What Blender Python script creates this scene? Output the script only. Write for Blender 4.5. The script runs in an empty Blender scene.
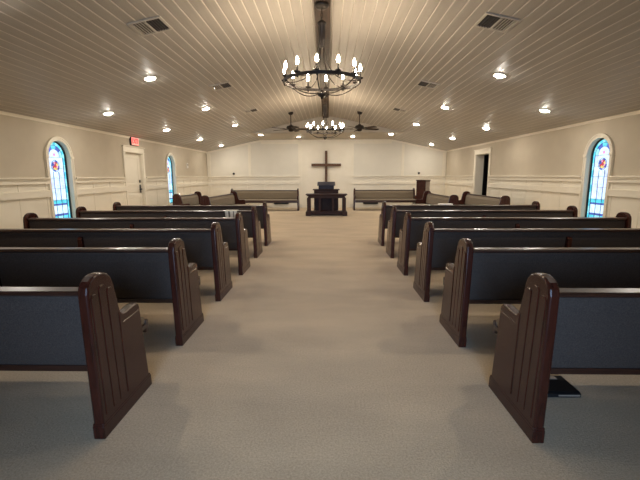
import bpy, bmesh, math, random
from mathutils import Vector, Matrix

PI = math.pi
random.seed(7)
scene = bpy.context.scene
COL = scene.collection

# ------------------------------------------------------------------ room numbers (metres)
W = 5.03            # half width
EAVE = 2.347        # side wall height
SLOPE = 0.21
RIDGE = EAVE + SLOPE * W
FLATX = 2.73        # half width of the flat ceiling at the front
FLATZ = EAVE + SLOPE * (W - FLATX)
FLATY = 14.1        # where the flat ceiling starts
BACK = 16.8         # wall behind the cross
REAR = -1.6         # wall behind the camera
TH = 0.20           # wall thickness
RAIL = 1.33         # chair rail height


def ceil_z(x):
    return EAVE + SLOPE * (W - abs(x))


# ------------------------------------------------------------------ materials
def srgb(r, g, b):
    def f(c):
        c /= 255.0
        return c / 12.92 if c <= 0.04045 else ((c + 0.055) / 1.055) ** 2.4
    return (f(r), f(g), f(b), 1.0)


def new_mat(name):
    m = bpy.data.materials.new(name)
    m.use_nodes = True
    nt = m.node_tree
    b = nt.nodes['Principled BSDF']
    return m, nt, b


def mat_noise(name, c1, c2, rough=0.6, scale=8.0, stretch=(1, 1, 1), bump=0.0, bump_scale=None,
              spec=0.4, metal=0.0, coat=0.0, sheen=0.0, detail=4.0):
    m, nt, b = new_mat(name)
    N, L = nt.nodes, nt.links
    tc = N.new('ShaderNodeTexCoord')
    mp = N.new('ShaderNodeMapping')
    mp.inputs['Scale'].default_value = stretch
    L.new(tc.outputs['Object'], mp.inputs['Vector'])
    nz = N.new('ShaderNodeTexNoise')
    nz.inputs['Scale'].default_value = scale
    nz.inputs['Detail'].default_value = detail
    L.new(mp.outputs['Vector'], nz.inputs['Vector'])
    mx = N.new('ShaderNodeMix')
    mx.data_type = 'RGBA'
    mx.inputs[6].default_value = c1
    mx.inputs[7].default_value = c2
    rp = N.new('ShaderNodeMapRange')
    rp.inputs['From Min'].default_value = 0.3
    rp.inputs['From Max'].default_value = 0.7
    L.new(nz.outputs['Fac'], rp.inputs['Value'])
    L.new(rp.outputs['Result'], mx.inputs[0])
    L.new(mx.outputs[2], b.inputs['Base Color'])
    b.inputs['Roughness'].default_value = rough
    b.inputs['Specular IOR Level'].default_value = spec
    b.inputs['Metallic'].default_value = metal
    b.inputs['Coat Weight'].default_value = coat
    b.inputs['Coat Roughness'].default_value = 0.15
    b.inputs['Sheen Weight'].default_value = sheen
    if bump:
        n2 = N.new('ShaderNodeTexNoise')
        n2.inputs['Scale'].default_value = bump_scale or scale * 4
        n2.inputs['Detail'].default_value = 3
        L.new(mp.outputs['Vector'], n2.inputs['Vector'])
        bp = N.new('ShaderNodeBump')
        bp.inputs['Strength'].default_value = bump
        bp.inputs['Distance'].default_value = 0.01
        L.new(n2.outputs['Fac'], bp.inputs['Height'])
        L.new(bp.outputs['Normal'], b.inputs['Normal'])
    return m


def mat_emit(name, color, strength):
    m, nt, b = new_mat(name)
    b.inputs['Base Color'].default_value = (color[0] * .6, color[1] * .6, color[2] * .6, 1)
    b.inputs['Emission Color'].default_value = color
    b.inputs['Emission Strength'].default_value = strength
    b.inputs['Roughness'].default_value = 0.3
    return m


def mat_glass_lit(name, color, strength):
    """stained glass with daylight behind it: slightly mottled glow"""
    m, nt, b = new_mat(name)
    N, L = nt.nodes, nt.links
    tc = N.new('ShaderNodeTexCoord')
    nz = N.new('ShaderNodeTexNoise')
    nz.inputs['Scale'].default_value = 14
    nz.inputs['Detail'].default_value = 3
    L.new(tc.outputs['Object'], nz.inputs['Vector'])
    mr = N.new('ShaderNodeMapRange')
    mr.inputs['From Min'].default_value = 0.3
    mr.inputs['From Max'].default_value = 0.7
    mr.inputs['To Min'].default_value = strength * 0.72
    mr.inputs['To Max'].default_value = strength * 1.25
    L.new(nz.outputs['Fac'], mr.inputs['Value'])
    b.inputs['Base Color'].default_value = (color[0] * .3, color[1] * .3, color[2] * .3, 1)
    b.inputs['Roughness'].default_value = 0.15
    b.inputs['Emission Color'].default_value = color
    L.new(mr.outputs['Result'], b.inputs['Emission Strength'])
    return m


M = {}
M['wall'] = mat_noise('wall_paint_greige', srgb(191, 179, 158), srgb(197, 185, 164), 0.75, 3.0, bump=0.04, bump_scale=180, spec=0.2)
M['cream'] = mat_noise('cream_paint', srgb(226, 217, 197), srgb(231, 222, 203), 0.5, 3.0, bump=0.02, bump_scale=60, spec=0.3)
M['backwall'] = mat_noise('back_wall_paint', srgb(216, 209, 193), srgb(220, 213, 197), 0.6, 3.0, spec=0.25)
M['plank'] = mat_noise('ceiling_plank_paint', srgb(176, 170, 162), srgb(186, 180, 172), 0.5, 3.0, stretch=(6, .5, 1), bump=0.05, bump_scale=20, spec=0.35)
M['groove'] = mat_noise('ceiling_joint_catchlight', srgb(212, 206, 197), srgb(218, 212, 203), 0.5, 3.0, spec=0.3)  # paler than the boards: light caught by the joint bevels, put into the colour
M['flat'] = mat_noise('flat_ceiling_paint', srgb(190, 182, 168), srgb(196, 188, 174), 0.7, 3.0, spec=0.2)
M['beam'] = mat_noise('beam_wood', srgb(40, 28, 20), srgb(70, 51, 38), 0.6, 5.0, stretch=(6, .6, 6), bump=0.3, bump_scale=30)
M['wood'] = mat_noise('dark_pew_wood', srgb(44, 17, 11), srgb(64, 28, 20), 0.26, 9.0, stretch=(5, 5, .8), bump=0.04, bump_scale=60, spec=0.4, coat=0.1)
M['woodrail'] = mat_noise('dark_rail_wood', srgb(40, 21, 15), srgb(56, 31, 23), 0.33, 9.0, stretch=(.8, 5, 5), bump=0.03, bump_scale=60, spec=0.5, coat=0.4)
M['tablewood'] = mat_noise('dark_table_wood', srgb(42, 24, 20), srgb(60, 36, 30), 0.5, 9.0, stretch=(5, 5, .8), bump=0.04, bump_scale=60, spec=0.25)
M['slate'] = mat_noise('slate_upholstery', srgb(60, 53, 49), srgb(77, 69, 64), 0.85, 160.0, bump=0.35, bump_scale=260, spec=0.2, sheen=0.0)
M['taupe'] = mat_noise('taupe_upholstery', srgb(116, 103, 84), srgb(132, 118, 98), 0.85, 120.0, bump=0.25, bump_scale=220, spec=0.2, sheen=0.1)
M['iron'] = mat_noise('dark_iron', srgb(26, 20, 16), srgb(38, 29, 23), 0.45, 20.0, metal=0.2, spec=0.5)
M['black'] = mat_noise('black_plastic', srgb(20, 20, 22), srgb(30, 30, 32), 0.35, 20.0, spec=0.5)
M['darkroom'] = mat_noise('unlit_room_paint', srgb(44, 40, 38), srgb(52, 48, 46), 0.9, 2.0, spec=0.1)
M['white'] = mat_noise('white_metal', srgb(226, 222, 214), srgb(234, 230, 222), 0.4, 10.0)
M['ventmetal'] = mat_noise('vent_metal', srgb(196, 190, 180), srgb(206, 200, 190), 0.4, 10.0)
M['ventdark'] = mat_noise('vent_dark', srgb(90, 84, 78), srgb(102, 96, 89), 0.7, 10.0)
M['navy'] = mat_noise('navy_panel', srgb(34, 32, 46), srgb(46, 44, 62), 0.5, 20.0, spec=0.3)
M['crosswood'] = mat_noise('cross_wood', srgb(66, 42, 24), srgb(98, 66, 40), 0.5, 8.0, stretch=(4, 4, 4), bump=0.15, bump_scale=30)
M['greyside'] = mat_noise('grey_side_panel', srgb(140, 126, 112), srgb(156, 142, 128), 0.6, 8.0)
M['paper'] = mat_noise('white_paper', srgb(236, 230, 216), srgb(244, 238, 226), 0.7, 30.0)
M['cloth'] = mat_noise('grey_cloth', srgb(186, 180, 168), srgb(204, 198, 186), 0.9, 60.0, bump=0.2, bump_scale=150)
M['clothstripe'] = mat_noise('dark_stripe', srgb(84, 80, 74), srgb(98, 94, 88), 0.9, 60.0)
M['sash'] = mat_noise('dark_sash', srgb(18, 20, 26), srgb(28, 30, 36), 0.5, 20.0)
M['lead'] = mat_noise('lead_came', srgb(70, 86, 130), srgb(96, 114, 158), 0.5, 20.0, metal=0.3)
M['screen'] = mat_noise('red_plastic', srgb(150, 30, 26), srgb(160, 36, 32), 0.5, 20.0)
WARM = (1.0, 0.80, 0.54, 1)
M['lens'] = mat_emit('lit_downlight_lens', (1.0, 0.93, 0.83, 1), 385.0)
M['bulb'] = mat_emit('lit_candle_bulb', (1.0, 0.80, 0.56, 1), 290.0)
M['exitface'] = mat_emit('lit_sign_face', (1.0, 0.30, 0.24, 1), 1.0)
M['exittext'] = mat_emit('lit_sign_letters', (1.0, 0.03, 0.02, 1), 1.1)
G = 1.5
M['g_turq'] = mat_glass_lit('glass_turquoise', (0.10, 0.58, 0.74, 1), G)
M['g_aqua'] = mat_glass_lit('glass_aqua', (0.30, 0.76, 0.86, 1), G)
M['g_white'] = mat_glass_lit('glass_white', (0.62, 0.83, 1.0, 1), G)
M['g_lav'] = mat_glass_lit('glass_lavender', (0.55, 0.68, 1.0, 1), G)
M['g_pink'] = mat_glass_lit('glass_pink', (0.80, 0.34, 0.56, 1), G * .8)
M['g_blue'] = mat_glass_lit('glass_blue', (0.10, 0.16, 0.62, 1), G * .7)
M['g_yellow'] = mat_glass_lit('glass_yellow', (0.95, 0.72, 0.22, 1), G * .8)
M['g_red'] = mat_glass_lit('glass_red', (0.55, 0.07, 0.10, 1), G * .7)
GL = ['g_turq', 'g_aqua', 'g_white', 'g_lav', 'g_pink', 'g_blue', 'g_yellow', 'g_red']


def carpet_mat():
    m, nt, b = new_mat('taupe_carpet')
    N, L = nt.nodes, nt.links
    tc = N.new('ShaderNodeTexCoord')
    fine = N.new('ShaderNodeTexNoise')
    fine.inputs['Scale'].default_value = 90
    fine.inputs['Detail'].default_value = 5
    fine.inputs['Roughness'].default_value = 0.7
    L.new(tc.outputs['Object'], fine.inputs['Vector'])
    mp = N.new('ShaderNodeMapping')
    mp.inputs['Scale'].default_value = (.7, 1.7, 1)
    L.new(tc.outputs['Object'], mp.inputs['Vector'])
    big = N.new('ShaderNodeTexNoise')
    big.inputs['Scale'].default_value = 1.6
    big.inputs['Detail'].default_value = 6
    L.new(mp.outputs['Vector'], big.inputs['Vector'])
    r1 = N.new('ShaderNodeMapRange')
    r1.inputs['From Min'].default_value = .25
    r1.inputs['From Max'].default_value = .75
    L.new(fine.outputs['Fac'], r1.inputs['Value'])
    m1 = N.new('ShaderNodeMix')
    m1.data_type = 'RGBA'
    m1.inputs[6].default_value = srgb(164, 142, 112)
    m1.inputs[7].default_value = srgb(214, 191, 157)
    L.new(r1.outputs['Result'], m1.inputs[0])
    r2 = N.new('ShaderNodeMapRange')
    r2.inputs['From Min'].default_value = .3
    r2.inputs['From Max'].default_value = .7
    r2.inputs['To Min'].default_value = .88
    r2.inputs['To Max'].default_value = 1.1
    L.new(big.outputs['Fac'], r2.inputs['Value'])
    vm = N.new('ShaderNodeVectorMath')
    vm.operation = 'SCALE'
    L.new(m1.outputs[2], vm.inputs[0])
    L.new(r2.outputs['Result'], vm.inputs['Scale'])
    L.new(vm.outputs['Vector'], b.inputs['Base Color'])
    b.inputs['Roughness'].default_value = .95
    b.inputs['Specular IOR Level'].default_value = .1
    b.inputs['Sheen Weight'].default_value = .2
    bp = N.new('ShaderNodeBump')
    bp.inputs['Strength'].default_value = .5
    bp.inputs['Distance'].default_value = .01
    L.new(fine.outputs['Fac'], bp.inputs['Height'])
    L.new(bp.outputs['Normal'], b.inputs['Normal'])
    return m


M['carpet'] = carpet_mat()


# ------------------------------------------------------------------ mesh builder
class MB:
    def __init__(self):
        self.bm = bmesh.new()

    def box(self, x0, x1, y0, y1, z0, z1, bevel=0.0, mi=0, seg=2):
        r = bmesh.ops.create_cube(self.bm, size=1.0)
        vs = r['verts']
        for v in vs:
            v.co = Vector(((x0 + x1) / 2 + v.co.x * (x1 - x0), (y0 + y1) / 2 + v.co.y * (y1 - y0), (z0 + z1) / 2 + v.co.z * (z1 - z0)))
        fs = set(f for v in vs for f in v.link_faces)
        for f in fs:
            f.material_index = mi
        if bevel:
            es = list(set(e for v in vs for e in v.link_edges))
            bmesh.ops.bevel(self.bm, geom=es, offset=bevel, segments=seg, profile=0.5, affect='EDGES', material=mi)
        return self

    def prism(self, pts, a, b, axis='x', bevel=0.0, mi=0, seg=2):
        """pts: 2-D outline; extruded along axis from a to b.  axis x: pts=(y,z); y: (x,z); z: (x,y)"""
        def mk(p, t):
            if axis == 'x':
                return Vector((t, p[0], p[1]))
            if axis == 'y':
                return Vector((p[0], t, p[1]))
            return Vector((p[0], p[1], t))
        v0 = [self.bm.verts.new(mk(p, a)) for p in pts]
        v1 = [self.bm.verts.new(mk(p, b)) for p in pts]
        n = len(pts)
        fs = [self.bm.faces.new(v0), self.bm.faces.new(list(reversed(v1)))]
        for i in range(n):
            fs.append(self.bm.faces.new([v0[i], v1[i], v1[(i + 1) % n], v0[(i + 1) % n]]))
        bmesh.ops.recalc_face_normals(self.bm, faces=fs)
        for f in fs:
            f.material_index = mi
        if bevel:
            es = list(set(fs[0].edges) | set(fs[1].edges))
            bmesh.ops.bevel(self.bm, geom=es, offset=bevel, segments=seg, profile=0.5, affect='EDGES', material=mi)
        return self

    def lathe(self, prof, seg=24, c=(0, 0, 0), mi=0, cap=True):
        """prof: list of (r, z), around vertical axis at c"""
        rings = []
        for r, z in prof:
            if r < 1e-6:
                rings.append([self.bm.verts.new((c[0], c[1], c[2] + z))])
            else:
                rings.append([self.bm.verts.new((c[0] + r * math.cos(2 * PI * k / seg), c[1] + r * math.sin(2 * PI * k / seg), c[2] + z)) for k in range(seg)])
        fs = []
        for A, B in zip(rings[:-1], rings[1:]):
            for k in range(seg):
                k2 = (k + 1) % seg
                q = []
                for v in ((A[k % len(A)], A[k2 % len(A)], B[k2 % len(B)], B[k % len(B)])):
                    if v not in q:
                        q.append(v)
                if len(q) > 2:
                    fs.append(self.bm.faces.new(q))
        if cap:
            for R_ in (rings[0], rings[-1]):
                if len(R_) > 2:
                    fs.append(self.bm.faces.new(R_))
        bmesh.ops.recalc_face_normals(self.bm, faces=fs)
        for f in fs:
            f.material_index = mi
            f.smooth = True
        return self

    def tube(self, pts, r, seg=8, closed=False, mi=0):
        pts = [Vector(p) for p in pts]
        n = len(pts)
        rs = r if isinstance(r, (list, tuple)) else [r] * n
        rings = []
        up = Vector((0, 0, 1))
        prev = None
        for i, p in enumerate(pts):
            if closed:
                t = pts[(i + 1) % n] - pts[(i - 1) % n]
            else:
                t = pts[min(i + 1, n - 1)] - pts[max(i - 1, 0)]
            t.normalize()
            ref = up if abs(t.dot(up)) < 0.95 else Vector((1, 0, 0))
            if prev is None:
                u = t.cross(ref).normalized()
            else:
                u = (prev - t * prev.dot(t)).normalized()
            prev = u
            w = t.cross(u)
            rings.append([self.bm.verts.new(p + (u * math.cos(2 * PI * k / seg) + w * math.sin(2 * PI * k / seg)) * rs[i]) for k in range(seg)])
        fs = []
        m = n if closed else n - 1
        for i in range(m):
            A, B = rings[i], rings[(i + 1) % n]
            for k in range(seg):
                fs.append(self.bm.faces.new([A[k], A[(k + 1) % seg], B[(k + 1) % seg], B[k]]))
        if not closed:
            fs.append(self.bm.faces.new(rings[0]))
            fs.append(self.bm.faces.new(rings[-1]))
        bmesh.ops.recalc_face_normals(self.bm, faces=fs)
        for f in fs:
            f.smooth = True
            f.material_index = mi
        return self

    def ellipsoid(self, c, r, seg=12, mi=0):
        k = bmesh.ops.create_uvsphere(self.bm, u_segments=seg, v_segments=max(6, seg // 2), radius=1.0)
        for v in k['verts']:
            v.co = Vector((c[0] + v.co.x * r[0], c[1] + v.co.y * r[1], c[2] + v.co.z * r[2]))
            for f in v.link_faces:
                f.smooth = True
                f.material_index = mi
        return self

    def xform(self, mat):
        bmesh.ops.transform(self.bm, matrix=mat, verts=self.bm.verts)
        return self

    def build(self, name, mat, parent=None, loc=None):
        me = bpy.data.meshes.new(name)
        self.bm.to_mesh(me)
        self.bm.free()
        for m in (mat if isinstance(mat, (list, tuple)) else [mat]):
            me.materials.append(M[m] if isinstance(m, str) else m)
        o = bpy.data.objects.new(name, me)
        COL.objects.link(o)
        if parent is not None:
            o.parent = parent
        if loc is not None:
            o.location = loc
        return o


def empty(name, loc=(0, 0, 0), rot=(0, 0, 0), label=None, cat=None, group=None, kind=None):
    o = bpy.data.objects.new(name, None)
    COL.objects.link(o)
    o.empty_display_size = 0.1
    o.location = loc
    o.rotation_euler = rot
    tag(o, label, cat, group, kind)
    return o


def tag(o, label=None, cat=None, group=None, kind=None):
    if label:
        o['label'] = label
    if cat:
        o['category'] = cat
    if group:
        o['group'] = group
    if kind:
        o['kind'] = kind
    return o


def copy_tree(o, parent=None):
    c = o.copy()
    COL.objects.link(c)
    if parent is not None:
        c.parent = parent
    for ch in list(o.children):
        copy_tree(ch, c)
    return c


def struct(o, label=None, cat=None):
    o['kind'] = 'structure'
    if label:
        o['label'] = label
    if cat:
        o['category'] = cat
    return o


# ------------------------------------------------------------------ openings in the side walls
WIN_R_OUT, WIN_R = 0.380, 0.315      # casing / opening radius
WIN_SPRING, WIN_SILL = 1.705, 0.46
LEFT_WINS = [7.49, 12.84]
RIGHT_WINS = [7.42]
LDOOR = (9.97, 10.88, 1.96)         # y0, y1, top of the opening
RDOOR = (12.34, 13.45, 2.02)
CAS = 0.105


def arch_loop(cy, r, spring, sill, n=20):
    pts = [(cy - r, sill), (cy + r, sill)]
    for k in range(n + 1):
        a = PI * k / n
        pts.append((cy + r * math.cos(a), spring + r * math.sin(a)))
    return pts


def wall_with_holes(name, outline, holes, to3d, depth, mat):
    """outline, holes: 2-D loops; to3d(p, t) maps to space, t along the thickness"""
    bm = bmesh.new()
    edges = []
    for loop in [outline] + holes:
        vs = [bm.verts.new(to3d(p, 0)) for p in loop]
        for i in range(len(vs)):
            edges.append(bm.edges.new((vs[i], vs[(i + 1) % len(vs)])))
    res = bmesh.ops.triangle_fill(bm, use_beauty=True, use_dissolve=False, edges=edges)
    faces = [f for f in bm.faces]
    ext = bmesh.ops.extrude_face_region(bm, geom=faces)
    d = to3d((0, 0), depth) - to3d((0, 0), 0)
    bmesh.ops.translate(bm, vec=d, verts=[g for g in ext['geom'] if isinstance(g, bmesh.types.BMVert)])
    bmesh.ops.recalc_face_normals(bm, faces=bm.faces)
    mb = MB()
    mb.bm.free()
    mb.bm = bm
    return mb.build(name, mat)


def side3d(s):
    return lambda p, t: Vector((s * (W + t), p[0], p[1]))


struct(wall_with_holes('wall_left', [(REAR, 0), (BACK, 0), (BACK, EAVE + .03), (REAR, EAVE + .03)],
                       [arch_loop(c, WIN_R, WIN_SPRING, WIN_SILL) for c in LEFT_WINS] +
                       [[(LDOOR[0], .002), (LDOOR[1], .002), (LDOOR[1], LDOOR[2]), (LDOOR[0], LDOOR[2])]],
                       side3d(-1), TH, 'wall'), 'greige painted left side wall above white wainscot', 'wall')
struct(wall_with_holes('wall_right', [(REAR, 0), (BACK, 0), (BACK, EAVE + .03), (REAR, EAVE + .03)],
                       [arch_loop(c, WIN_R, WIN_SPRING, WIN_SILL) for c in RIGHT_WINS] +
                       [[(RDOOR[0], .002), (RDOOR[1], .002), (RDOOR[1], RDOOR[2]), (RDOOR[0], RDOOR[2])]],
                       side3d(1), TH, 'wall'), 'greige painted right side wall above white wainscot', 'wall')
gable = [(-W, 0), (W, 0), (W, EAVE), (0, RIDGE), (-W, EAVE)]
b = MB()
b.prism([(-W, 0), (W, 0), (W, EAVE + .01), (FLATX, FLATZ + .01), (-FLATX, FLATZ + .01), (-W, EAVE + .01)], BACK, BACK + .15, 'y')
struct(b.build('wall_back', 'backwall'), 'cream panelled wall behind the cross', 'wall')
# wall behind the camera, with a glazed double door in it
RD = (-0.95, 0.95, 2.1)
rear = wall_with_holes('wall_rear', gable, [[(RD[0], .002), (RD[1], .002), (RD[1], RD[2]), (RD[0], RD[2])]],
                       lambda p, t: Vector((p[0], REAR - t, p[1])), .15, 'wall')
struct(rear, 'greige painted wall at the entrance end', 'wall')

b = MB()
b.box(-W, W, REAR, BACK, -0.1, 0.0)
struct(b.build('floor', 'carpet'), 'taupe carpet floor of the whole hall', 'floor')

# ------------------------------------------------------------------ ceiling of V-jointed boards
bm = bmesh.new()
g, gd = 0.008, 0.011


def strip(xs, y0, y1):
    """boards between successive xs (x increasing outward), both slopes"""
    for s in (-1, 1):
        prof = []
        for i in range(len(xs) - 1):
            a, c = xs[i], xs[i + 1]
            prof += [(a, ceil_z(a) + gd), (a + g, ceil_z(a + g)), (c - g, ceil_z(c - g))]
        prof.append((xs[-1], ceil_z(xs[-1]) + gd))
        va = [bm.verts.new((s * p[0], y0, p[1])) for p in prof]
        vb = [bm.verts.new((s * p[0], y1, p[1])) for p in prof]
        for i in range(len(prof) - 1):
            q = [va[i], va[i + 1], vb[i + 1], vb[i]]
            f = bm.faces.new(q if s > 0 else q[::-1])
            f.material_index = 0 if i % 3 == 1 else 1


n_in, n_out = 22, 18
xs_in = [FLATX * k / n_in for k in range(n_in + 1)]
xs_out = [FLATX + (W - FLATX) * k / n_out for k in range(n_out + 1)]
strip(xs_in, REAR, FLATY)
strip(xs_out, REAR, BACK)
bmesh.ops.recalc_face_normals(bm, faces=bm.faces)
mb = MB()
mb.bm.free()
mb.bm = bm
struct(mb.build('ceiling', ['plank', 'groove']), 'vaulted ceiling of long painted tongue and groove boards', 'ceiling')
b = MB()
b.prism([(-FLATX, FLATZ + .001), (FLATX, FLATZ + .001), (0, RIDGE + .02)], FLATY - .012, FLATY - .001, 'y')
b.box(-FLATX, FLATX, FLATY, BACK, FLATZ, FLATZ + .05)
struct(b.build('ceiling_flat', 'flat'), 'flat lowered ceiling with gable face above the platform', 'ceiling')
b = MB()
b.box(-.098, .098, REAR, FLATY, RIDGE - .085, RIDGE + .02, .006)
struct(b.build('trim_1', 'beam'), 'dark brown wooden ridge beam along the ceiling peak', 'beam')

# crown mouldings
k = 2
for s in (-1, 1):
    b = MB()
    b.prism([(s * W, EAVE - .042), (s * (W - .012), EAVE - .04), (s * (W - .018), EAVE - .015), (s * (W - .035), EAVE + .002), (s * (W - .035), EAVE + .03), (s * W, EAVE + .03)], REAR, BACK, 'y')
    struct(b.build('trim_%d' % k, 'cream'), 'cream crown moulding along the %s wall' % ('left' if s < 0 else 'right'), 'trim')
    k += 1
b = MB()
for s in (-1, 1):
    b.prism([(s * W, EAVE - .07), (s * FLATX, FLATZ - .07), (s * FLATX, FLATZ), (s * W, EAVE)], BACK - .03, BACK, 'y')
b.box(-FLATX, FLATX, BACK - .03, BACK, FLATZ - .07, FLATZ)
struct(b.build('trim_4', 'cream'), 'cream moulding along the top of the back wall', 'trim')


# ------------------------------------------------------------------ wainscot on the side walls
def wainscot(b, s, y0, y1, z1=RAIL, pitch=.69, off=.0):
    """one stretch of panelling against a side wall"""
    x0, x1, x2 = W, W - .010, W - .042

    def bx(a, c, ya, yb, za, zb, bev=0.0):
        if yb - ya < .004:
            return
        b.box(min(s * a, s * c), max(s * a, s * c), ya, yb, za, zb, bev)
    bx(x0, x1, y0, y1, 0, z1)
    if z1 < RAIL:
        bx(x1, x2, y0, y1, 0, .14, .003)
        bx(x1, x2, y0, y1, z1 - .1, z1, .003)
        return
    bx(x1, W - .040, y0, y1, 0, .14, .004)
    bx(x1, x2, y0, y1, .98, 1.10, .003)
    bx(x1, x2, y0, y1, 1.215, 1.30, .003)
    bx(x1, W - .072, y0, y1, 1.302, 1.33, .006)
    bx(x1, W - .052, y0, y1, 1.272, 1.302, .004)
    n = max(1, round((y1 - y0) / pitch))
    st = .085
    for i in range(n + 1):
        c = y0 + (y1 - y0) * i / n
        a0, a1 = max(y0, c - st / 2), min(y1, c + st / 2)
        if i == 0:
            a1 = y0 + st * .8
        if i == n:
            a0 = y1 - st * .8
        bx(x1, x2 + .026, a0, a1, .14, .98)
        bx(x1, x2 + .026, a0, a1, 1.10, 1.215)


b = MB()
cuts = [(LEFT_WINS[0] - WIN_R_OUT, LEFT_WINS[0] + WIN_R_OUT), (LDOOR[0] - CAS, LDOOR[1] + CAS), (LEFT_WINS[1] - WIN_R_OUT, LEFT_WINS[1] + WIN_R_OUT)]
ys = [REAR] + [v for c in cuts for v in c] + [BACK - .02]
for i in range(0, len(ys), 2):
    wainscot(b, -1, ys[i], ys[i + 1])
for c in LEFT_WINS:
    wainscot(b, -1, c - WIN_R_OUT, c + WIN_R_OUT, WIN_SILL - .04)
struct(b.build('trim_5', 'cream'), 'cream panelled wainscot with chair rail on the left wall', 'wainscot')
b = MB()
cuts = [(RIGHT_WINS[0] - WIN_R_OUT, RIGHT_WINS[0] + WIN_R_OUT), (RDOOR[0] - CAS, RDOOR[1] + CAS)]
ys = [REAR] + [v for c in cuts for v in c] + [BACK - .02]
for i in range(0, len(ys), 2):
    wainscot(b, 1, ys[i], ys[i + 1])
for c in RIGHT_WINS:
    wainscot(b, 1, c - WIN_R_OUT, c + WIN_R_OUT, WIN_SILL - .04)
struct(b.build('trim_6', 'cream'), 'cream panelled wainscot with chair rail on the right wall', 'wainscot')

# back wall boards: wide centre field, side fields with rail and small panels
b = MB()
yb = BACK - .024
for s in (-1, 1):
    def bx(xa, xb, za, zb, d=.024, bev=.003):
        b.box(min(s * xa, s * xb), max(s * xa, s * xb), BACK - d, BACK, za, zb, bev)
    top = FLATZ - .07
    bx(1.02, 1.16, .14, top)
    bx(3.16, 3.27, 1.33, EAVE + SLOPE * (W - 3.27) - .07)
    bx(W - .16, W - .02, .14, EAVE - .07)
    bx(1.16, FLATX, top - .10, top)
    bx(1.16, W - .16, 1.215, 1.30, .036)
    bx(1.09, W - .02, 1.30, 1.33, .07, .006)
    bx(1.16, W - .16, .98, 1.10, .036)
    bx(1.16, W - .02, 0, .14, .03)
    n = 5
    for i in range(1, n):
        c = 1.16 + (W - .16 - 1.16) * i / n
        bx(c - .045, c + .045, .14, .98, .016)
        bx(c - .045, c + .045, 1.10, 1.215, .016)
    bx(1.16, W - .16, .14, 1.215, .010, 0)
b.box(-1.02, 1.02, BACK - .03, BACK, 0, .14, .003)
b.box(-1.02, 1.02, BACK - .012, BACK, .1, FLATZ - .07, 0)
struct(b.build('trim_7', 'cream'), 'cream boards, chair rail and panels on the back wall', 'wainscot')


# ------------------------------------------------------------------ windows
def ring_prism(mb, outer, inner, x0, x1):
    """closed band between two loops of equal length in (y, z), thickness x0..x1"""
    n = len(outer)
    vo0 = [mb.bm.verts.new((x0, p[0], p[1])) for p in outer]
    vi0 = [mb.bm.verts.new((x0, p[0], p[1])) for p in inner]
    vo1 = [mb.bm.verts.new((x1, p[0], p[1])) for p in outer]
    vi1 = [mb.bm.verts.new((x1, p[0], p[1])) for p in inner]
    fs = []
    for i in range(n):
        j = (i + 1) % n
        fs += [mb.bm.faces.new([vo0[i], vo0[j], vi0[j], vi0[i]]), mb.bm.faces.new([vo1[i], vi1[i], vi1[j], vo1[j]]),
               mb.bm.faces.new([vo0[i], vo1[i], vo1[j], vo0[j]]), mb.bm.faces.new([vi0[i], vi0[j], vi1[j], vi1[i]])]
    bmesh.ops.recalc_face_normals(mb.bm, faces=fs)


def poly(mb, pts, x, t, mi):
    """thin glass piece in the (y, z) plane"""
    mb.prism(pts, x - t / 2, x + t / 2, 'x', mi=mi)


def clip_arch_top(y, r):
    return WIN_SPRING + math.sqrt(max(0, r * r - y * y))


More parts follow.
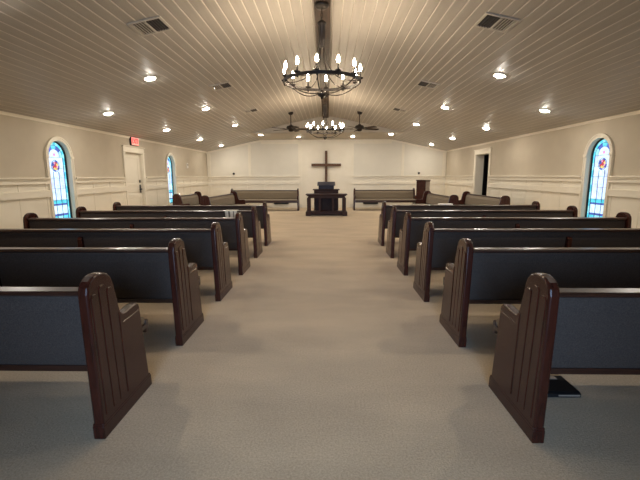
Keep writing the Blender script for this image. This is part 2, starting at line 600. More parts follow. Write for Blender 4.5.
def make_window(idx, s, cy, label):
    """local coords: x towards the room (negative = outside), y along the wall, z up"""
    w = empty('window_%d' % idx, (s * W, cy, 0), (0, 0, 0 if s < 0 else PI))
    struct(w, label, 'window')
    n = 24
    # casing on the wall face
    m = MB()
    ring_prism(m, arch_loop(0, WIN_R_OUT, WIN_SPRING, WIN_SILL - .03, n), arch_loop(0, WIN_R, WIN_SPRING, WIN_SILL, n), -.004, .032)
    ring_prism(m, arch_loop(0, WIN_R_OUT + .004, WIN_SPRING, WIN_SILL - .032, n), arch_loop(0, WIN_R_OUT - .022, WIN_SPRING, WIN_SILL, n), .03, .042)
    for q in (-1, 1):
        m.box(-.004, .05, min(q * (WIN_R - .006), q * (WIN_R_OUT + .014)), max(q * (WIN_R - .006), q * (WIN_R_OUT + .014)), WIN_SPRING - .02, WIN_SPRING + .03, .004)
    m.build('casing', 'cream', w)
    m = MB()
    m.box(-TH + .02, .075, -WIN_R_OUT - .03, WIN_R_OUT + .03, WIN_SILL - .035, WIN_SILL, .006)
    m.build('sill', 'cream', w)
    # painted lining of the deep reveal
    m = MB()
    ring_prism(m, arch_loop(0, WIN_R, WIN_SPRING, WIN_SILL, n), arch_loop(0, WIN_R - .008, WIN_SPRING, WIN_SILL + .004, n), -TH, .03)
    m.build('reveal', 'cream', w)
    # dark sash
    gx = -.085
    m = MB()
    R0 = WIN_R - .008
    ring_prism(m, arch_loop(0, R0, WIN_SPRING, WIN_SILL + .004, n), arch_loop(0, R0 - .022, WIN_SPRING, WIN_SILL + .03, n), gx - .02, gx + .03)
    m.build('sash', 'sash', w)
    # stained glass
    RO = R0 - .018
    RB = RO - .062
    zs = WIN_SILL + .03
    m = MB()
    # turquoise border in pieces
    pieces = 9
    for q in (-1, 1):
        for i in range(pieces):
            a, c = zs + (WIN_SPRING - zs) * i / pieces, zs + (WIN_SPRING - zs) * (i + 1) / pieces
            poly(m, [(q * RB, a), (q * RO, a), (q * RO, c), (q * RB, c)], gx, .006, i % 2)
    na = 12
    for i in range(na):
        a0, a1 = PI * i / na, PI * (i + 1) / na
        am = (a0 + a1) / 2
        poly(m, [(RB * math.cos(a0), WIN_SPRING + RB * math.sin(a0)), (RO * math.cos(a0), WIN_SPRING + RO * math.sin(a0)),
                 (RO * math.cos(am), WIN_SPRING + RO * math.sin(am)), (RO * math.cos(a1), WIN_SPRING + RO * math.sin(a1)),
                 (RB * math.cos(a1), WIN_SPRING + RB * math.sin(a1))], gx, .006, (i + 1) % 2)
    # field: three columns, rows of white, lavender and turquoise panes
    rows = [(zs, .60, (0, 1, 0)), (.60, .635, (5, 5, 5)), (.635, .80, (2, 2, 2)), (.80, .83, (5, 5, 5)), (.83, .90, (0, 0, 0)),
            (.90, 1.12, (2, 3, 2)), (1.12, 1.32, (3, 2, 3)), (1.32, 1.50, (2, 2, 3)), (1.50, WIN_SPRING, (3, 2, 2))]
    colx = [-RB, -RB / 3, RB / 3, RB]
    for z0, z1, mats in rows:
        for j in range(3):
            poly(m, [(colx[j], z0), (colx[j + 1], z0), (colx[j + 1], z1), (colx[j], z1)], gx, .006, mats[j])
    # arch top
    inner = [(RB * math.cos(PI * i / 20), WIN_SPRING + RB * math.sin(PI * i / 20)) for i in range(21)]
    r2 = RB * .68
    mid = [(r2 * math.cos(PI * i / 20), WIN_SPRING + r2 * math.sin(PI * i / 20)) for i in range(21)]
    for i in range(0, 20, 4):
        poly(m, mid[i:i + 5][::-1] + inner[i:i + 5], gx, .006, (1, 5, 0, 5, 1)[i // 4])
    poly(m, mid, gx, .006, 3)
    # small rosette and round medallion
    poly(m, [(.028 * math.cos(2 * PI * i / 12), WIN_SPRING + .05 + .028 * math.sin(2 * PI * i / 12)) for i in range(12)], gx + .004, .006, 4)
    mc = 1.545
    R1, R2, R3 = .108, .080, .036
    for i in range(8):
        a = [2 * PI * (i + f / 3) / 8 for f in range(4)]
        poly(m, [(R2 * math.cos(t), mc + R2 * math.sin(t)) for t in a[::-1]] + [(R1 * math.cos(t), mc + R1 * math.sin(t)) for t in a], gx + .005, .006, 5 if i % 2 else 3)
    wedge = [6, 7, 4, 5, 7, 6, 6, 4]
    for i in range(8):
        a = [2 * PI * (i + f / 3) / 8 for f in range(4)]
        poly(m, [(R3 * math.cos(t), mc + R3 * math.sin(t)) for t in a[::-1]] + [(R2 * math.cos(t), mc + R2 * math.sin(t)) for t in a], gx + .005, .006, wedge[i])
    poly(m, [(R3 * math.cos(2 * PI * i / 12), mc + R3 * math.sin(2 * PI * i / 12)) for i in range(12)], gx + .005, .006, 7)
    # little coloured squares on the lead crossings
    for z in (1.12,):
        for j in (1, 2):
            poly(m, [(colx[j] - .016, z), (colx[j], z - .016), (colx[j] + .016, z), (colx[j], z + .016)], gx + .004, .006, 4)
    m.build('stained_glass', GL, w)
    # lead lines
    m = MB()
    lw = .0045

    def hline(z, y0, y1, ww=lw):
        m.box(gx + .003, gx + .012, y0, y1, z - ww / 2, z + ww / 2)

    def vline(y, z0, z1, ww=lw):
        m.box(gx + .003, gx + .012, y - ww / 2, y + ww / 2, z0, z1)
    for z0, z1, _ in rows[1:]:
        hline(z0, -RB, RB)
    hline(WIN_SPRING, -RB, RB)
    for j in (1, 2):
        vline(colx[j], zs, mc - R1)
    for q in (-1, 1):
        vline(q * RB, zs, WIN_SPRING, .008)
    m.tube([(gx + .006, p[0], p[1]) for p in inner], .004, 6)
    m.tube([(gx + .006, p[0], p[1]) for p in mid], .003, 6)
    for R_ in (R1, R2):
        m.tube([(gx + .009, R_ * math.cos(2 * PI * i / 24), mc + R_ * math.sin(2 * PI * i / 24)) for i in range(24)], .004, 6, closed=True)
    m.build('lead_came', 'lead', w)
    # outer pane keeps the light side closed
    m = MB()
    ring = arch_loop(0, RO, WIN_SPRING, zs, n)
    m.prism(ring, gx - .02, gx - .012, 'x')
    m.build('storm_pane', 'white', w)
    return w


make_window(1, -1, LEFT_WINS[0], 'arched stained glass window with round medallion, nearest on the left wall')
make_window(2, -1, LEFT_WINS[1], 'arched stained glass window past the white door on the left wall')
make_window(3, 1, RIGHT_WINS[0], 'arched stained glass window with round medallion on the right wall')


# ------------------------------------------------------------------ doors
def casing(m, s, y0, y1, zt, jd=TH):
    def bx(ya, yb, za, zb, d0=.0, d1=.032, bev=.004):
        m.box(min(s * (W + d0), s * (W - d1)), max(s * (W + d0), s * (W - d1)), ya, yb, za, zb, bev)
    bx(y0 - CAS, y0, 0, zt)
    bx(y1, y1 + CAS, 0, zt)
    bx(y0 - CAS, y1 + CAS, zt, zt + .13)
    bx(y0 - CAS - .025, y1 + CAS + .025, zt + .13, zt + .155, .0, .055)
    bx(y0 - CAS - .01, y1 + CAS + .01, zt - .006, zt + .012, .0, .042)
    # jamb lining
    for ya, yb in ((y0, y0 + .018), (y1 - .018, y1)):
        m.box(min(s * (W + jd), s * (W - .01)), max(s * (W + jd), s * (W - .01)), ya, yb, 0, zt)
    m.box(min(s * (W + TH), s * (W - .01)), max(s * (W + TH), s * (W - .01)), y0, y1, zt - .018, zt)


d1 = empty('door_1', (0, 0, 0))
struct(d1, 'closed cream panelled door with black handle under the exit sign', 'door')
m = MB()
casing(m, -1, *LDOOR)
m.build('casing', 'cream', d1)
y0, y1, zt = LDOOR[0] + .021, LDOOR[1] - .021, LDOOR[2] - .02
m = MB()
xf = -(W + .06)
m.box(xf - .03, xf - .008, y0, y1, .008, zt)
for ya, yb in ((y0, y0 + .115), (y1 - .115, y1)):
    m.box(xf - .008, xf, ya, yb, .008, zt, .003)
for za, zb in ((.008, .24), (.78, .90), (1.10, 1.16), (zt - .12, zt)):
    m.box(xf - .008, xf, y0 + .115, y1 - .115, za, zb, .003)
for za, zb in ((.27, .75), (.93, 1.07), (1.19, zt - .15)):
    m.box(xf - .008, xf - .002, y0 + .15, y1 - .15, za, zb, .004)
leaf = m.build('leaf', 'cream', d1)
m = MB()
hy = y1 - .065
m.box(xf, xf + .014, hy - .04, hy + .04, .90, 1.12, .006)
m.tube([(xf + .01, hy, 1.0), (xf + .05, hy, 1.0), (xf + .055, hy - .03, 1.0), (xf + .055, hy - .13, 1.0)], .016, 8)
tag(m.build('handle', 'black', leaf), 'black lever handle')
m = MB()
m.lathe([(0, 0), (.042, 0), (.042, .014), (.02, .024), (0, .024)], 16)
m.xform(Matrix.Translation((xf, hy, 1.21)) @ Matrix.Rotation(PI / 2, 4, 'Y'))
tag(m.build('deadbolt', 'black', leaf), 'round black deadbolt')

d2 = empty('door_2', (0, 0, 0))
struct(d2, 'open white cased doorway to a dark room in the right wall', 'doorway')
m = MB()
casing(m, 1, *RDOOR, jd=.25)
m.build('casing', 'cream', d2)
# unlit room past the doorway
b = MB()
xa, xb, ya, yb, zb = W + TH, W + TH + 1.9, RDOOR[0] - .8, RDOOR[1] + .9, 2.4
b.box(xa, xb, ya, yb, -.06, 0)
b.box(xa, xb, ya, yb, zb, zb + .05)
b.box(xb, xb + .05, ya, yb, 0, zb)
b.box(xa, xb, ya - .05, ya, 0, zb)
b.box(xa, xb, yb, yb + .05, 0, zb)
struct(b.build('wall_side_room', 'darkroom'), 'dark unlit side room seen through the right doorway', 'room')
# entrance door behind the camera: white frame round two glazed leaves, daylight outside
d3 = empty('door_3', (0, REAR, 0))
struct(d3, 'glazed entrance double door behind the viewer', 'door')
m = MB()
for xa, xb in ((RD[0] - .1, RD[0]), (RD[1], RD[1] + .1)):
    m.box(xa, xb, -.0, .03, 0, RD[2] + .1, .003)
m.box(RD[0], RD[1], 0, .03, RD[2], RD[2] + .1, .003)
m.build('casing', 'cream', d3)
for s in (-1, 1):
    m = MB()
    a, c = (RD[0] + .004, -.004) if s < 0 else (.004, RD[1] - .004)
    m.box(a, a + .1, -.1, -.06, .01, RD[2] - .006, .003)
    m.box(c - .1, c, -.1, -.06, .01, RD[2] - .006, .003)
    m.box(a + .1, c - .1, -.1, -.06, .01, .28, .003)
    m.box(a + .1, c - .1, -.1, -.06, RD[2] - .12, RD[2] - .006, .003)
    m.build('leaf', 'cream', d3)

# ------------------------------------------------------------------ pews
def lean_in(m, s):
    """pew ends lean slightly in towards the seat"""
    for v in m.bm.verts:
        v.co.x -= s * .028 * v.co.z / .85


def make_pew(L, with_center=True):
    p = empty('pew')
    hw = L / 2
    et = .055
    prof = [(0, 0), (.535, 0), (.53, .09), (.505, .545), (.497, .567), (.475, .580), (.44, .582), (.335, .572), (.305, .578), (.288, .596), (.278, .63),
            (.256, .73), (.248, .773), (.232, .813), (.205, .837), (.165, .851), (.12, .855), (.08, .849), (.045, .831), (.022, .803), (.013, .77), (.008, .60), (0, .09)]
    for s in (-1, 1):
        m = MB()
        a, c = (hw - et, hw) if s > 0 else (-hw, -hw + et)
        m.prism(prof, a, c, 'x', bevel=.012, seg=3)
        lean_in(m, s)
        e = m.build('end_panel', 'wood', p)
        m = MB()
        m.box(a - .003, c + .003, -.006, .546, 0, .072, .005)
        m.box(a - .0015, c + .0015, -.003, .541, .066, .084, .004)
        lean_in(m, s)
        m.build('base_molding', 'wood', e)
        m = MB()
        xo0, xo1 = (hw - .004, hw + .0045) if s > 0 else (-hw - .0045, -hw + .004)
        xs = sorted((xo0, xo1))
        for i, (u0, u1, zt) in enumerate(((.030, .090, .763), (.101, .161, .793), (.172, .230, .763))):
            lean = -.0
            pts = [(u0 + .004, .115), (u1 + .012, .115), (u1, zt - .02)]
            for q in range(1, 6):
                t = PI * q / 6
                pts.append(((u0 + u1) / 2 + (u1 - u0) / 2 * math.cos(t), zt - .02 + .02 * math.sin(t)))
            pts.append((u0, zt - .02))
            m.prism(pts, xs[0], xs[1], 'x', bevel=.004, seg=1)
        m.prism([(.258, .115), (.505, .115), (.485, .535), (.30, .53), (.262, .60)], xs[0], xs[1], 'x', bevel=.004, seg=1)
        lean_in(m, s)
        m.build('fluted_panel', 'wood', e)
    i0, i1 = -hw + et - .002, hw - et + .002
    m = MB()                                             # wooden back between the ends
    m.prism([(.062, .77), (.105, .33), (.140, .33), (.100, .77)], i0, i1, 'x')
    bk = m.build('backrest', 'woodrail', p)
    m = MB()
    m.prism([(.036, .762), (.036, .775), (.044, .783), (.110, .786), (.122, .778), (.122, .762), (.10, .752), (.055, .752)], i0, i1, 'x')
    m.build('top_rail', 'woodrail', bk)
    m = MB()
    m.prism([(.092, .328), (.150, .328), (.150, .362), (.089, .362)], i0, i1, 'x', bevel=0)
    m.build('bottom_rail', 'woodrail', bk)

    def pad(y_lo, z_lo, y_hi, z_hi, t, sgn):
        n = 5
        a = [(y_lo + sgn * 0, z_lo)]
        for k_ in range(n + 1):
            f = k_ / n
            bulge = t * (1 if 0 < k_ < n else .45)
            a.append((y_lo + (y_hi - y_lo) * f + sgn * bulge, z_lo + (z_hi - z_lo) * f))
        a.append((y_hi, z_hi))
        return a
    m = MB()
    m.prism(pad(.104, .362, .066, .753, .014, -1), i0 + .004, i1 - .004, 'x', bevel=.003, seg=1)
    tag(m.build('rear_upholstery', 'slate', bk), 'slate grey upholstered rear of the backrest')
    m = MB()
    m.prism(pad(.132, .41, .102, .750, .045, 1), i0 + .004, i1 - .004, 'x', bevel=.008)
    tag(m.build('back_cushion', 'taupe', bk), 'taupe upholstered front of the backrest')
    m = MB()
    m.box(i0, i1, .10, .645, .350, .378)
    st = m.build('seat', 'woodrail', p)
    m = MB()
    m.box(i0 + .004, i1 - .004, .165, .645, .378, .432, .018, seg=3)
    tag(m.build('seat_cushion', 'taupe', st), 'taupe seat cushion')
    m = MB()
    m.box(i0 + .003, i1 - .003, .640, .685, .315, .402, .010)
    m.build('front_rail', 'woodrail', st)
    if with_center:
        m = MB()
        m.prism([(.03, 0), (.48, 0), (.48, .08), (.44, .350), (.15, .350), (.13, .55), (.075, .69), (.055, .705), (.03, .70), (.018, .68), (.02, .1)], -.024, .024, 'x', bevel=.006)
        m.build('center_support', 'wood', p)
    return p


def place_tree(root, loc, rz, label, group):
    root.location = loc
    root.rotation_euler = (0, 0, rz)
    root['label'] = label
    root['category'] = 'pew'
    root['group'] = group
    return root


LP = 3.01
proto = make_pew(LP)
first = True
order = ['nearest to the viewer', 'second from the viewer', 'third from the viewer', 'fourth from the viewer', 'fifth from the viewer', 'sixth from the viewer']
D0, SP = 1.828, 1.132
for s, side in ((-1, 'left'), (1, 'right')):
    for i in range(6):
        o = proto if first else copy_tree(proto)
        first = False
        extra = {(-1, 4): ', cloth over it', (1, 5): ', booklet on it'}.get((s, i), '')
        place_tree(o, (s * ((1.095 if s < 0 and i == 0 else 1.104) + LP / 2), D0 + SP * i, 0), 0,
                   'dark wooden pew %s of the aisle, row %s%s' % (side, order[i].split(',')[0], extra),
                   'pews in rows along the aisle')
bench = make_pew(2.74)
place_tree(bench, (-2.42, 15.78, 0), PI, 'taupe upholstered pew facing the aisle, left of the communion table', 'pews facing the hall')
bench2 = make_pew(2.46)
place_tree(bench2, (2.315, 15.90, 0), PI, 'taupe upholstered pew facing the aisle, right of the communion table', 'pews facing the hall')
side = make_pew(2.83)
place_tree(side, (4.56, 11.12, 0), PI / 2, 'taupe side pew against the right wall before the open doorway', 'side pews beside the platform')
o = copy_tree(side)
place_tree(o, (3.46, 11.60, 0), PI / 2, 'inner taupe side pew on the right, in front of the dark lectern', 'side pews beside the platform')
o = copy_tree(side)
place_tree(o, (-3.20, 11.55, 0), -PI / 2 - .04, 'inner taupe side pew on the left, beside the platform', 'side pews beside the platform')
short = make_pew(1.92)
place_tree(short, (-4.33, 11.98, 0), -PI / 2, 'short taupe side pew against the left wall by the far window', 'side pews beside the platform')

# ------------------------------------------------------------------ communion table, pulpit, cross, lectern
t = empty('communion_table', (.03, 13.50, 0), label='dark wooden communion table with open posts below the cross', cat='table')
m = MB()
m.box(-.70, .70, -.29, .29, .70, .735, .008)
m.box(-.665, .665, -.255, .255, .672, .70, .006)
m.build('tabletop', 'tablewood', t)
m = MB()
m.box(-.62, .62, -.235, .235, .60, .672, .004)
m.build('apron', 'tablewood', t)
m = MB()
m.box(-.68, .68, -.27, .27, .05, .09, .006)
m.box(-.62, .62, -.22, .22, .09, .15, .004)
m.build('lower_shelf', 'tablewood', t)
for sx in (-1, 1):
    for sy in (-1, 1):
        m = MB()
        m.box(sx * .60 - .058, sx * .60 + .058, sy * .19 - .058, sy * .19 + .058, .14, .61, .008)
        m.box(sx * .62 - .085, sx * .62 + .085, sy * .20 - .08, sy * .20 + .08, 0, .14, .01)
        m.build('leg', 'tablewood', t)
for sx in (-1, 1):
    m = MB()
    m.box(sx * .225 - .035, sx * .225 + .035, -.205, -.135, .15, .602, .006)
    m.build('post', 'tablewood', t)

pu = empty('pulpit', (.02, 14.12, 0), label='dark wooden pulpit with navy front panel behind the communion table', cat='pulpit')
m = MB()
m.box(-.46, .46, -.22, .22, 0, .09, .008)
m.box(-.43, .43, -.19, .19, .09, .84, .006)
m.box(-.475, .475, -.23, .23, .84, .875, .008)
m.build('body', 'tablewood', pu)
m = MB()
m.box(-.27, .27, -.205, .19, .875, 1.02, .006)
up = m.build('upper_body', 'tablewood', pu)
m = MB()
m.box(-.255, .255, -.213, -.204, .885, 1.01, .003)
tag(m.build('front_panel', 'navy', up), 'navy blue front panel')
m = MB()
m.prism([(-.25, 1.00), (-.25, 1.025), (.23, 1.13), (.23, 1.02)], -.315, .315, 'x', bevel=.005)
m.build('reading_top', 'navy', pu)
for s in (-1, 0, 1):
    m = MB()
    m.box(s * .28 - .115, s * .28 + .115, -.202, -.188, .16, .78, .006)
    m.build('panel', 'tablewood', pu)

c = empty('cross', (0.012, BACK - .032, 0), label='plain brown wooden cross mounted on the back wall', cat='cross')
m = MB()
m.box(-.052, .052, -.10, -.04, .80, 2.37, .006)
m.box(-.02, .02, -.045, -.001, 1.2, 1.3)
m.box(-.02, .02, -.045, -.001, 2.0, 2.1)
m.build('upright', 'crosswood', c)
m = MB()
m.box(-.62, .62, -.105, -.04, 1.735, 1.845, .006)
m.build('crossbar', 'crosswood', c)

l = empty('lectern', (3.49, 14.25, 0), (0, 0, -PI * .22), label='tall dark wooden lectern with a grey side standing at right of the platform', cat='lectern')
m = MB()
m.box(-.20, .20, -.20, .20, 0, .07, .006)
m.box(-.175, .175, -.175, .175, .07, 1.155, .005)
m.box(-.195, .195, -.195, .195, 1.155, 1.19, .006)
bd = m.build('body', 'wood', l)
m = MB()
m.box(.172, .182, -.15, .15, .12, 1.12, .003)
tag(m.build('side_panel', 'greyside', l), 'pale grey side panel')
m = MB()
m.box(-.14, .14, -.184, -.174, .13, 1.12, .004)
m.build('front_panel', 'wood', l)

# ------------------------------------------------------------------ chandeliers
def make_chandelier(zr, ztop):
    """origin under the beam; zr = ring height below it (negative)"""
    ch = empty('chandelier')
    R_ = .455
    m = MB()
    m.lathe([(0, 0), (.085, 0), (.085, -.02), (.06, -.045), (.018, -.055), (0, -.055)], 20)
    m.build('canopy', 'iron', ch)
    m = MB()
    z = -.05
    zc = zr + .67                                   # top of the column
    nl = max(2, int((z - zc) / .038))
    step = (z - zc) / nl
    for i in range(nl):
        cz = z - step * (i + .5)
        pts = []
        for q in range(14):
            a = 2 * PI * q / 14
            u, v = .011 * math.cos(a), (step * .62) * math.sin(a)
            pts.append((u, 0, cz + v) if i % 2 else (0, u, cz + v))
        m.tube(pts, .0042, 6, closed=True)
    m.build('chain', 'iron', ch)
    m = MB()
    m.lathe([(0, zc + .02), (.02, zc + .015), (.052, zc - .01), (.052, zc - .03), (.036, zc - .045), (.033, zc - .20), (.038, zc - .26), (.026, zc - .285), (0, zc - .29)], 18)
    for i in range(6):
        a = 2 * PI * i / 6
        m.tube([(.036 * math.cos(a), .036 * math.sin(a), zc - .02), (.036 * math.cos(a), .036 * math.sin(a), zc - .27)], .006, 6)
    m.build('column', 'iron', ch)
    m = MB()
    n = 64
    prof = [(R_ - .009, -.017), (R_ + .009, -.017), (R_ + .009, .017), (R_ - .009, .017)]
    vs = [[m.bm.verts.new((r * math.cos(2 * PI * i / n), r * math.sin(2 * PI * i / n), zr + z_)) for r, z_ in prof] for i in range(n)]
    for i in range(n):
        A, B = vs[i], vs[(i + 1) % n]
        for q in range(4):
            m.bm.faces.new([A[q], A[(q + 1) % 4], B[(q + 1) % 4], B[q]])
    bmesh.ops.recalc_face_normals(m.bm, faces=m.bm.faces)
    m.build('ring', 'iron', ch)
    zh = zr - .13
    m = MB()
    m.lathe([(0, zh - .075), (.014, zh - .065), (.02, zh - .045), (.05, zh - .03), (.055, zh), (.03, zh + .03), (.012, zh + .04), (0, zh + .04)], 18)
    m.build('hub', 'iron', ch)
    for i in range(6):
        a = 2 * PI * (i + .5) / 6 + math.radians(-6)
        ca, sa = math.cos(a), math.sin(a)
        # lower arm: from the hub, swooping out and up to the ring
        m = MB()
        pts = []
        for q in range(17):
            f = q / 16
            r = .04 + (R_ - .04) * f
            zz = zh + (zr - .015 - zh) * (f ** 2.1) - .028 * math.sin(PI * f)
            pts.append((r * ca, r * sa, zz))
        m.tube(pts, .0068, 6)
        m.build('lower_arm', 'iron', ch)
        # upper rod: bell curve from the column to the ring
        m = MB()
        a2 = a + PI / 6
        ca, sa = math.cos(a2), math.sin(a2)
        pts = []
        zt0 = zc - .25
        for q in range(17):
            f = q / 16
            r = .03 + (R_ - .035) * (f ** 2.0) * .62 + (R_ - .035) * .38 * f ** 5
            zz = zt0 + (zr + .0 - zt0) * (1 - (1 - f) ** 1.15) - .05 * math.sin(PI * f ** 1.6)
            pts.append((r * ca, r * sa, zz))
        m.tube(pts, .0058, 6)
        m.build('upper_rod', 'iron', ch)
    for i in range(12):
        a = math.radians(90 - 6 + 30 * i)
        x, y = R_ * math.cos(a), R_ * math.sin(a)
        m = MB()
        m.lathe([(.011, .03), (.011, .105)], 10, (x, y, zr))
        m.lathe([(0, -.035), (.007, -.03), (.012, -.018), (.012, .03)], 10, (x, y, zr))
        cd = m.build('candle', 'iron', ch)
        m = MB()
        m.lathe([(.010, .012), (.034, .022), (.038, .034), (.034, .034), (.012, .026)], 14, (x, y, zr), cap=False)
        m.build('drip_cup', 'iron', cd)
        m = MB()
        m.lathe([(0, .105), (.010, .106), (.015, .122), (.017, .138), (.014, .157), (.008, .176), (.003, .188), (0, .19)], 10, (x, y, zr))
        bl = m.build('bulb', 'bulb', cd)
        tag(bl, 'lit candle bulb')
    return ch


BEAMZ = RIDGE - .085
ch = make_chandelier(2.46 - BEAMZ, 0)
ch.location = (-.005, 4.95, BEAMZ + .0)
tag(ch, 'large round iron candle chandelier nearest to the viewer, lit', 'chandelier', 'ring chandeliers under the ridge beam')
ch2 = copy_tree(ch)
ch2.location = (.0, 10.15, BEAMZ - .02)
m = None
ch2['label'] = 'lit round iron candle chandelier farther along, between the two ceiling fans'

# ------------------------------------------------------------------ ceiling fans
def make_fan():
    f = empty('ceiling_fan')
    m = MB()
    m.lathe([(0, .03), (.075, .03), (.075, -.03), (.05, -.065), (.014, -.075), (0, -.075)], 18)
    m.build('canopy', 'iron', f)
    m = MB()
    m.tube([(0, 0, -.06), (0, 0, -.36)], .013, 8)
    m.build('downrod', 'iron', f)
    m = MB()
    m.lathe([(0, -.34), (.03, -.345), (.05, -.37), (.115, -.39), (.135, -.42), (.135, -.455), (.10, -.485), (.075, -.495), (.075, -.53), (.04, -.55), (0, -.555)], 22)
    m.build('motor_housing', 'iron', f)
    for i in range(5):
        a = 2 * PI * i / 5 + .06
        rot = Matrix.Rotation(a, 4, 'Z') @ Matrix.Translation((0, 0, -.475)) @ Matrix.Rotation(math.radians(-12), 4, 'X')
        m = MB()
        m.prism([(.20, -.055), (.24, -.062), (.60, -.075), (.64, -.06), (.65, 0), (.64, .06), (.60, .075), (.24, .062), (.20, .055)], -.004, .004, 'z', bevel=.002, seg=1)
        m.xform(rot)
        bl = m.build('blade', 'beam', f)
        m = MB()
        m.prism([(.10, -.02), (.18, -.014), (.27, -.04), (.29, 0), (.27, .04), (.18, .014), (.10, .02)], -.012, -.004, 'z')
        m.xform(rot)
        m.build('blade_iron', 'iron', bl)
    return f


f1 = make_fan()
f1.location = (-1.02, 12.0, ceil_z(1.02))
tag(f1, 'dark five blade ceiling fan left of the far chandelier', 'ceiling fan', 'ceiling fans')
f2 = copy_tree(f1)
f2.location = (1.01, 12.0, ceil_z(1.01))
f2.rotation_euler = (0, 0, .35)
f2['label'] = 'dark five blade ceiling fan right of the far chandelier'

# ------------------------------------------------------------------ recessed lights and ceiling vents
TILT = math.atan(SLOPE)


def make_light():
    o = empty('recessed_light')
    m = MB()
    m.lathe([(.098, .004), (.100, -.004), (.092, -.010), (.076, -.008), (.072, .004)], 24, cap=False)
    m.build('trim_ring', 'white', o)
    m = MB()
    m.lathe([(0, -.030), (.02, -.029), (.042, -.023), (.060, -.013), (.072, .0), (.072, .003), (0, .003)], 24)
    tag(m.build('lens', 'lens', o), 'glowing lens')
    return o


lp = make_light()
used = [False]


def put_light(x, y, flat, label):
    o = lp if not used[0] else copy_tree(lp)
    used[0] = True
    z = FLATZ if flat else ceil_z(x)
    o.location = (x, y, z - .004)
    o.rotation_euler = (0, 0 if flat else (-TILT if x < 0 else TILT), 0)
    tag(o, label, 'ceiling light', 'recessed ceiling lights')


for s, side in ((-1, 'left'), (1, 'right')):
    nm = ['nearest', 'second', 'third']
    if s < 0:
        put_light(s * 2.72, 3.42, False, 'lit recessed ceiling light at the upper left corner of the photo')
    for i, y in enumerate((6.32, 9.12, 12.0)):
        put_light(s * 2.67, y, False, 'lit recessed ceiling light, inner row %s of the ridge, %s' % (side, ['beside the near chandelier', 'second along', 'by the fan'][i]))
    for i, y in enumerate((7.70, 10.45, 13.18, 15.75)):
        put_light(s * 4.12, y, False, 'lit recessed ceiling light, outer row near the %s wall, %s' % (side, ['nearest of four', 'second of four', 'third of four', 'last before the back wall'][i]))
    put_light(s * 2.36, 14.67, True, 'lit recessed ceiling light at the %s front edge of the flat ceiling' % side)
    put_light(s * 1.03, 15.45, True, 'lit recessed ceiling light over the platform, %s of the cross' % side)


def make_vent():
    v = empty('ceiling_vent')
    h = .185
    m = MB()
    for a, c in ((-h, -h + .03), (h - .03, h)):
        m.box(a, c, -h, h, -.012, .004, .003)
        m.box(-h + .03, h - .03, a, c, -.012, .004, .003)
    m.build('frame', 'ventmetal', v)
    m = MB()
    m.box(-h + .02, h - .02, -h + .02, h - .02, .000, .004)
    m.build('duct', 'ventdark', v)
    i0 = h - .03
    for q in range(5):                       # one bank of wide louvres, one open grid
        m = MB()
        x = -i0 + .018 + q * .030
        m.prism([(x - .016, -.002), (x + .012, -.020), (x + .014, -.018), (x - .013, .001)], -i0, i0, 'y')
        m.build('louvre', 'ventmetal', v)
    m = MB()
    for q in range(1, 11):
        y = -i0 + 2 * i0 * q / 11
        m.box(.004, i0, y - .002, y + .002, -.012, -.001)
    for q in range(1, 5):
        x = i0 * q / 5
        m.box(x - .002, x + .002, -i0, i0, -.012, -.001)
    m.build('grid', 'ventdark', v)
    m = MB()
    m.box(-.006, .006, -i0, i0, -.018, .0)
    m.build('divider', 'ventmetal', v)
    return v


vp = make_vent()
fv = True
for s, side in ((-1, 'left'), (1, 'right')):
    for i, y in enumerate((4.66, 7.62, 10.43)):
        o = vp if fv else copy_tree(vp)
        fv = False
        o.location = (s * 1.905, y, ceil_z(1.905) - .005)
        o.rotation_euler = (0, -TILT, 0 if s < 0 else PI)
        tag(o, 'square louvred air vent on the %s ceiling slope, %s' % (side, ['the nearest and largest in view', 'middle of three', 'farthest of three'][i]), 'vent', 'ceiling air vents')

# ------------------------------------------------------------------ small things on the walls
ex = empty('exit_sign', (-W - .001, 10.46, 2.245), label='lit red EXIT sign on the wall above the white door', cat='sign')
m = MB()
m.box(0, .055, -.19, .19, -.105, .105, .006)
m.build('housing', 'black', ex)
m = MB()
m.box(.055, .060, -.18, .18, -.096, .096, .002)
tag(m.build('face', 'exitface', ex), 'glowing pale red face')
cu = bpy.data.curves.new('lettering', 'FONT')
cu.body = 'EXIT'
cu.size = .165
cu.align_x = 'CENTER'
cu.align_y = 'CENTER'
cu.extrude = .002
cu.offset = .006
tmp = bpy.data.objects.new('lettering_curve', cu)
me = bpy.data.meshes.new_from_object(tmp)
bpy.data.objects.remove(tmp)
to = bpy.data.objects.new('lettering', me)
COL.objects.link(to)
to.parent = ex
to.location = (.0625, 0, 0)
to.rotation_euler = (PI / 2, 0, PI / 2)
me.materials.clear()
me.materials.append(M['exittext'])
tag(to, 'red letters EXIT')

th = empty('mounted_thermostat', (-W, 14.40, 1.72), label='small white thermostat on the left wall past the far window', cat='thermostat')
m = MB()
m.box(0, .024, -.06, .06, -.09, .09, .005)
m.build('body', 'white', th)
m = MB()
m.box(.024, .027, -.04, .04, .0, .06, .001)
m.build('display', 'greyside', th)

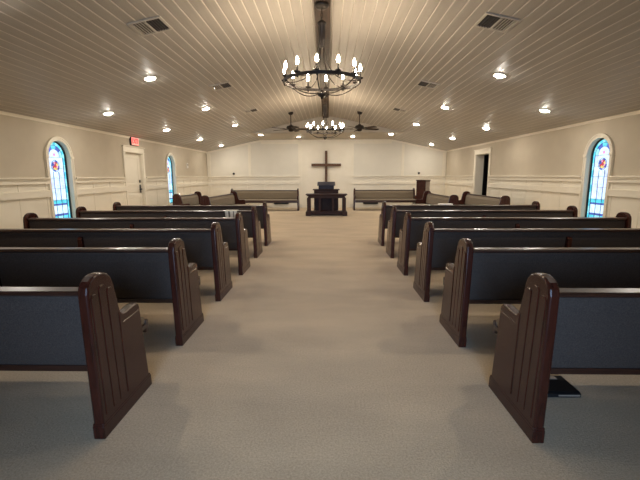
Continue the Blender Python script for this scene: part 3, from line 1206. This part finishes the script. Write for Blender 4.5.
for s, side in ((-1, 'left'), (1, 'right')):
    w_ = empty('round_fitting', (s * 3.905, BACK - .001, 1.44), label='small dark round fitting on the back wall above the chair rail, %s of the cross' % side, cat='wall fitting', group='dark fittings on the back wall')
    m = MB()
    m.lathe([(0, 0), (.045, 0), (.05, .012), (.035, .03), (.03, .055), (0, .06)], 16)
    m.xform(Matrix.Rotation(PI / 2, 4, 'X'))
    m.build('knob', 'black', w_)
    g_ = empty('wall_grille', (s * 1.90, BACK - .010, .0), label='low black wall grille behind the pew %s of the communion table' % side, cat='grille', group='black grilles low on the back wall')
    m = MB()
    m.box(-.31, .31, -.05, -.012, .155, .315, .004)
    m.build('frame', 'black', g_)
    m = MB()
    for q in range(6):
        z = .172 + q * .023
        m.prism([(-.052, z), (-.060, z + .004), (-.060, z + .010), (-.050, z + .012)], -.29, .29, 'x')
    m.build('louvres', 'black', g_)

# ------------------------------------------------------------------ things lying about
# striped cloth draped over the fifth pew on the left
yr = D0 + SP * 4
m = MB()
bm = m.bm
prof = [(.034, .632), (.030, .68), (.029, .74), (.030, .777), (.040, .7885), (.080, .791), (.118, .791), (.130, .779), (.153, .70)]
N_ = 12
wdt = .195
vv = []
for j in range(N_ + 1):
    u = -wdt / 2 + wdt * j / N_
    vv.append([bm.verts.new((u + .004 * math.sin(i * 1.3), p[0] - .004 - .004 * math.sin(j * 1.5) * (1 if i < 3 else .2) - .0, p[1] + (.004 * math.sin(j * .9) if i == 0 else 0))) for i, p in enumerate(prof)])
for j in range(N_):
    for i in range(len(prof) - 1):
        f = bm.faces.new([vv[j][i], vv[j + 1][i], vv[j + 1][i + 1], vv[j][i + 1]])
        f.smooth = True
        f.material_index = 1 if (j in (3, 4, 8) and i < 3 and i > 0) else 0
bmesh.ops.recalc_face_normals(bm, faces=bm.faces)
bmesh.ops.solidify(bm, geom=bm.faces[:], thickness=-.004)
o = m.build('folded_cloth', ['cloth', 'clothstripe'], None, (-1.515, yr, 0))
tag(o, 'pale grey cloth with dark stripes draped over the fifth pew back', 'cloth')

yr = D0 + SP * 5
bk = empty('booklet', (2.32, yr + .08, .7865), label='white booklet lying on the rail of the sixth pew on the right', cat='booklet')
m = MB()
m.box(-.125, .125, -.055, .06, .001, .022, .002)
m.build('pages', 'paper', bk)
m = MB()
m.box(-.128, .128, -.058, .064, .022, .026, .001)
m.build('cover', 'paper', bk)

cs = empty('flat_case', (1.42, 2.36, 0), label='flat black case on the carpet under the nearest right pew', cat='case')
m = MB()
m.prism([(-.110, .0), (.110, .0), (.110, .026), (.10, .030), (-.09, .030), (-.110, .022)], -.20, .20, 'x', bevel=.006)
m.build('body', 'black', cs)
m = MB()
m.prism([(.055, .0285), (.095, .0285), (.095, .032), (.055, .032)], .07, .145, 'x')
tag(m.build('label_plate', 'greyside', cs), 'small pale plate')
m = MB()
m.box(.06, .19, -.112, -.108, .008, .017)
tag(m.build('side_strip', 'greyside', cs), 'thin grey strip')

# ------------------------------------------------------------------ light
def area(name, loc, rot, sx, sy, power, color, shape='RECTANGLE'):
    d = bpy.data.lights.new(name, 'AREA')
    d.shape = shape
    d.size = sx
    d.size_y = sy
    d.energy = power
    d.color = color
    o = bpy.data.objects.new(name, d)
    COL.objects.link(o)
    o.location = loc
    o.rotation_euler = rot
    return o


# daylight coming in at the glazed entrance behind the camera
day = area("entrance_daylight", (0, REAR - .35, 1.45), (PI / 2 - .16, 0, 0), 1.7, 1.3, 55, (.42, .65, 1.0))
day.data.spread = math.radians(70)
# recessed lights behind and beside the camera
for s in (-1, 1):
    for x, y in ((4.12, 4.95),) + (((2.67, 3.42),) if s > 0 else ()):
        area('downlight', (s * x, y, ceil_z(x) - .012), (0, -TILT if s < 0 else TILT, 0), .146, .146, 18, (1.0, .93, .83), 'DISK')

wd = bpy.data.worlds.new('World')
scene.world = wd
wd.use_nodes = True
wd.node_tree.nodes['Background'].inputs['Color'].default_value = (.55, .68, .85, 1)
wd.node_tree.nodes['Background'].inputs['Strength'].default_value = .6

# ------------------------------------------------------------------ camera
cam = bpy.data.cameras.new('Camera')
co = bpy.data.objects.new('Camera', cam)
COL.objects.link(co)
cam.sensor_fit = 'HORIZONTAL'
cam.sensor_width = 36
cam.lens = 392.3 / 640 * 36
cam.clip_end = 100
PITCH, YAW, ROLL = .1627, .019, -.0031
co.matrix_world = Matrix.Translation((.06, 0, 1.35)) @ Matrix.Rotation(YAW, 4, 'Z') @ Matrix.Rotation(PI / 2 - PITCH, 4, 'X') @ Matrix.Rotation(ROLL, 4, 'Z')
scene.camera = co

vs_ = scene.view_settings
vs_.view_transform = 'Standard'
vs_.look = 'None'
vs_.gamma = 1
vs_.exposure = -0.2
vs_.use_curve_mapping = False
scene.cycles.use_denoising = True
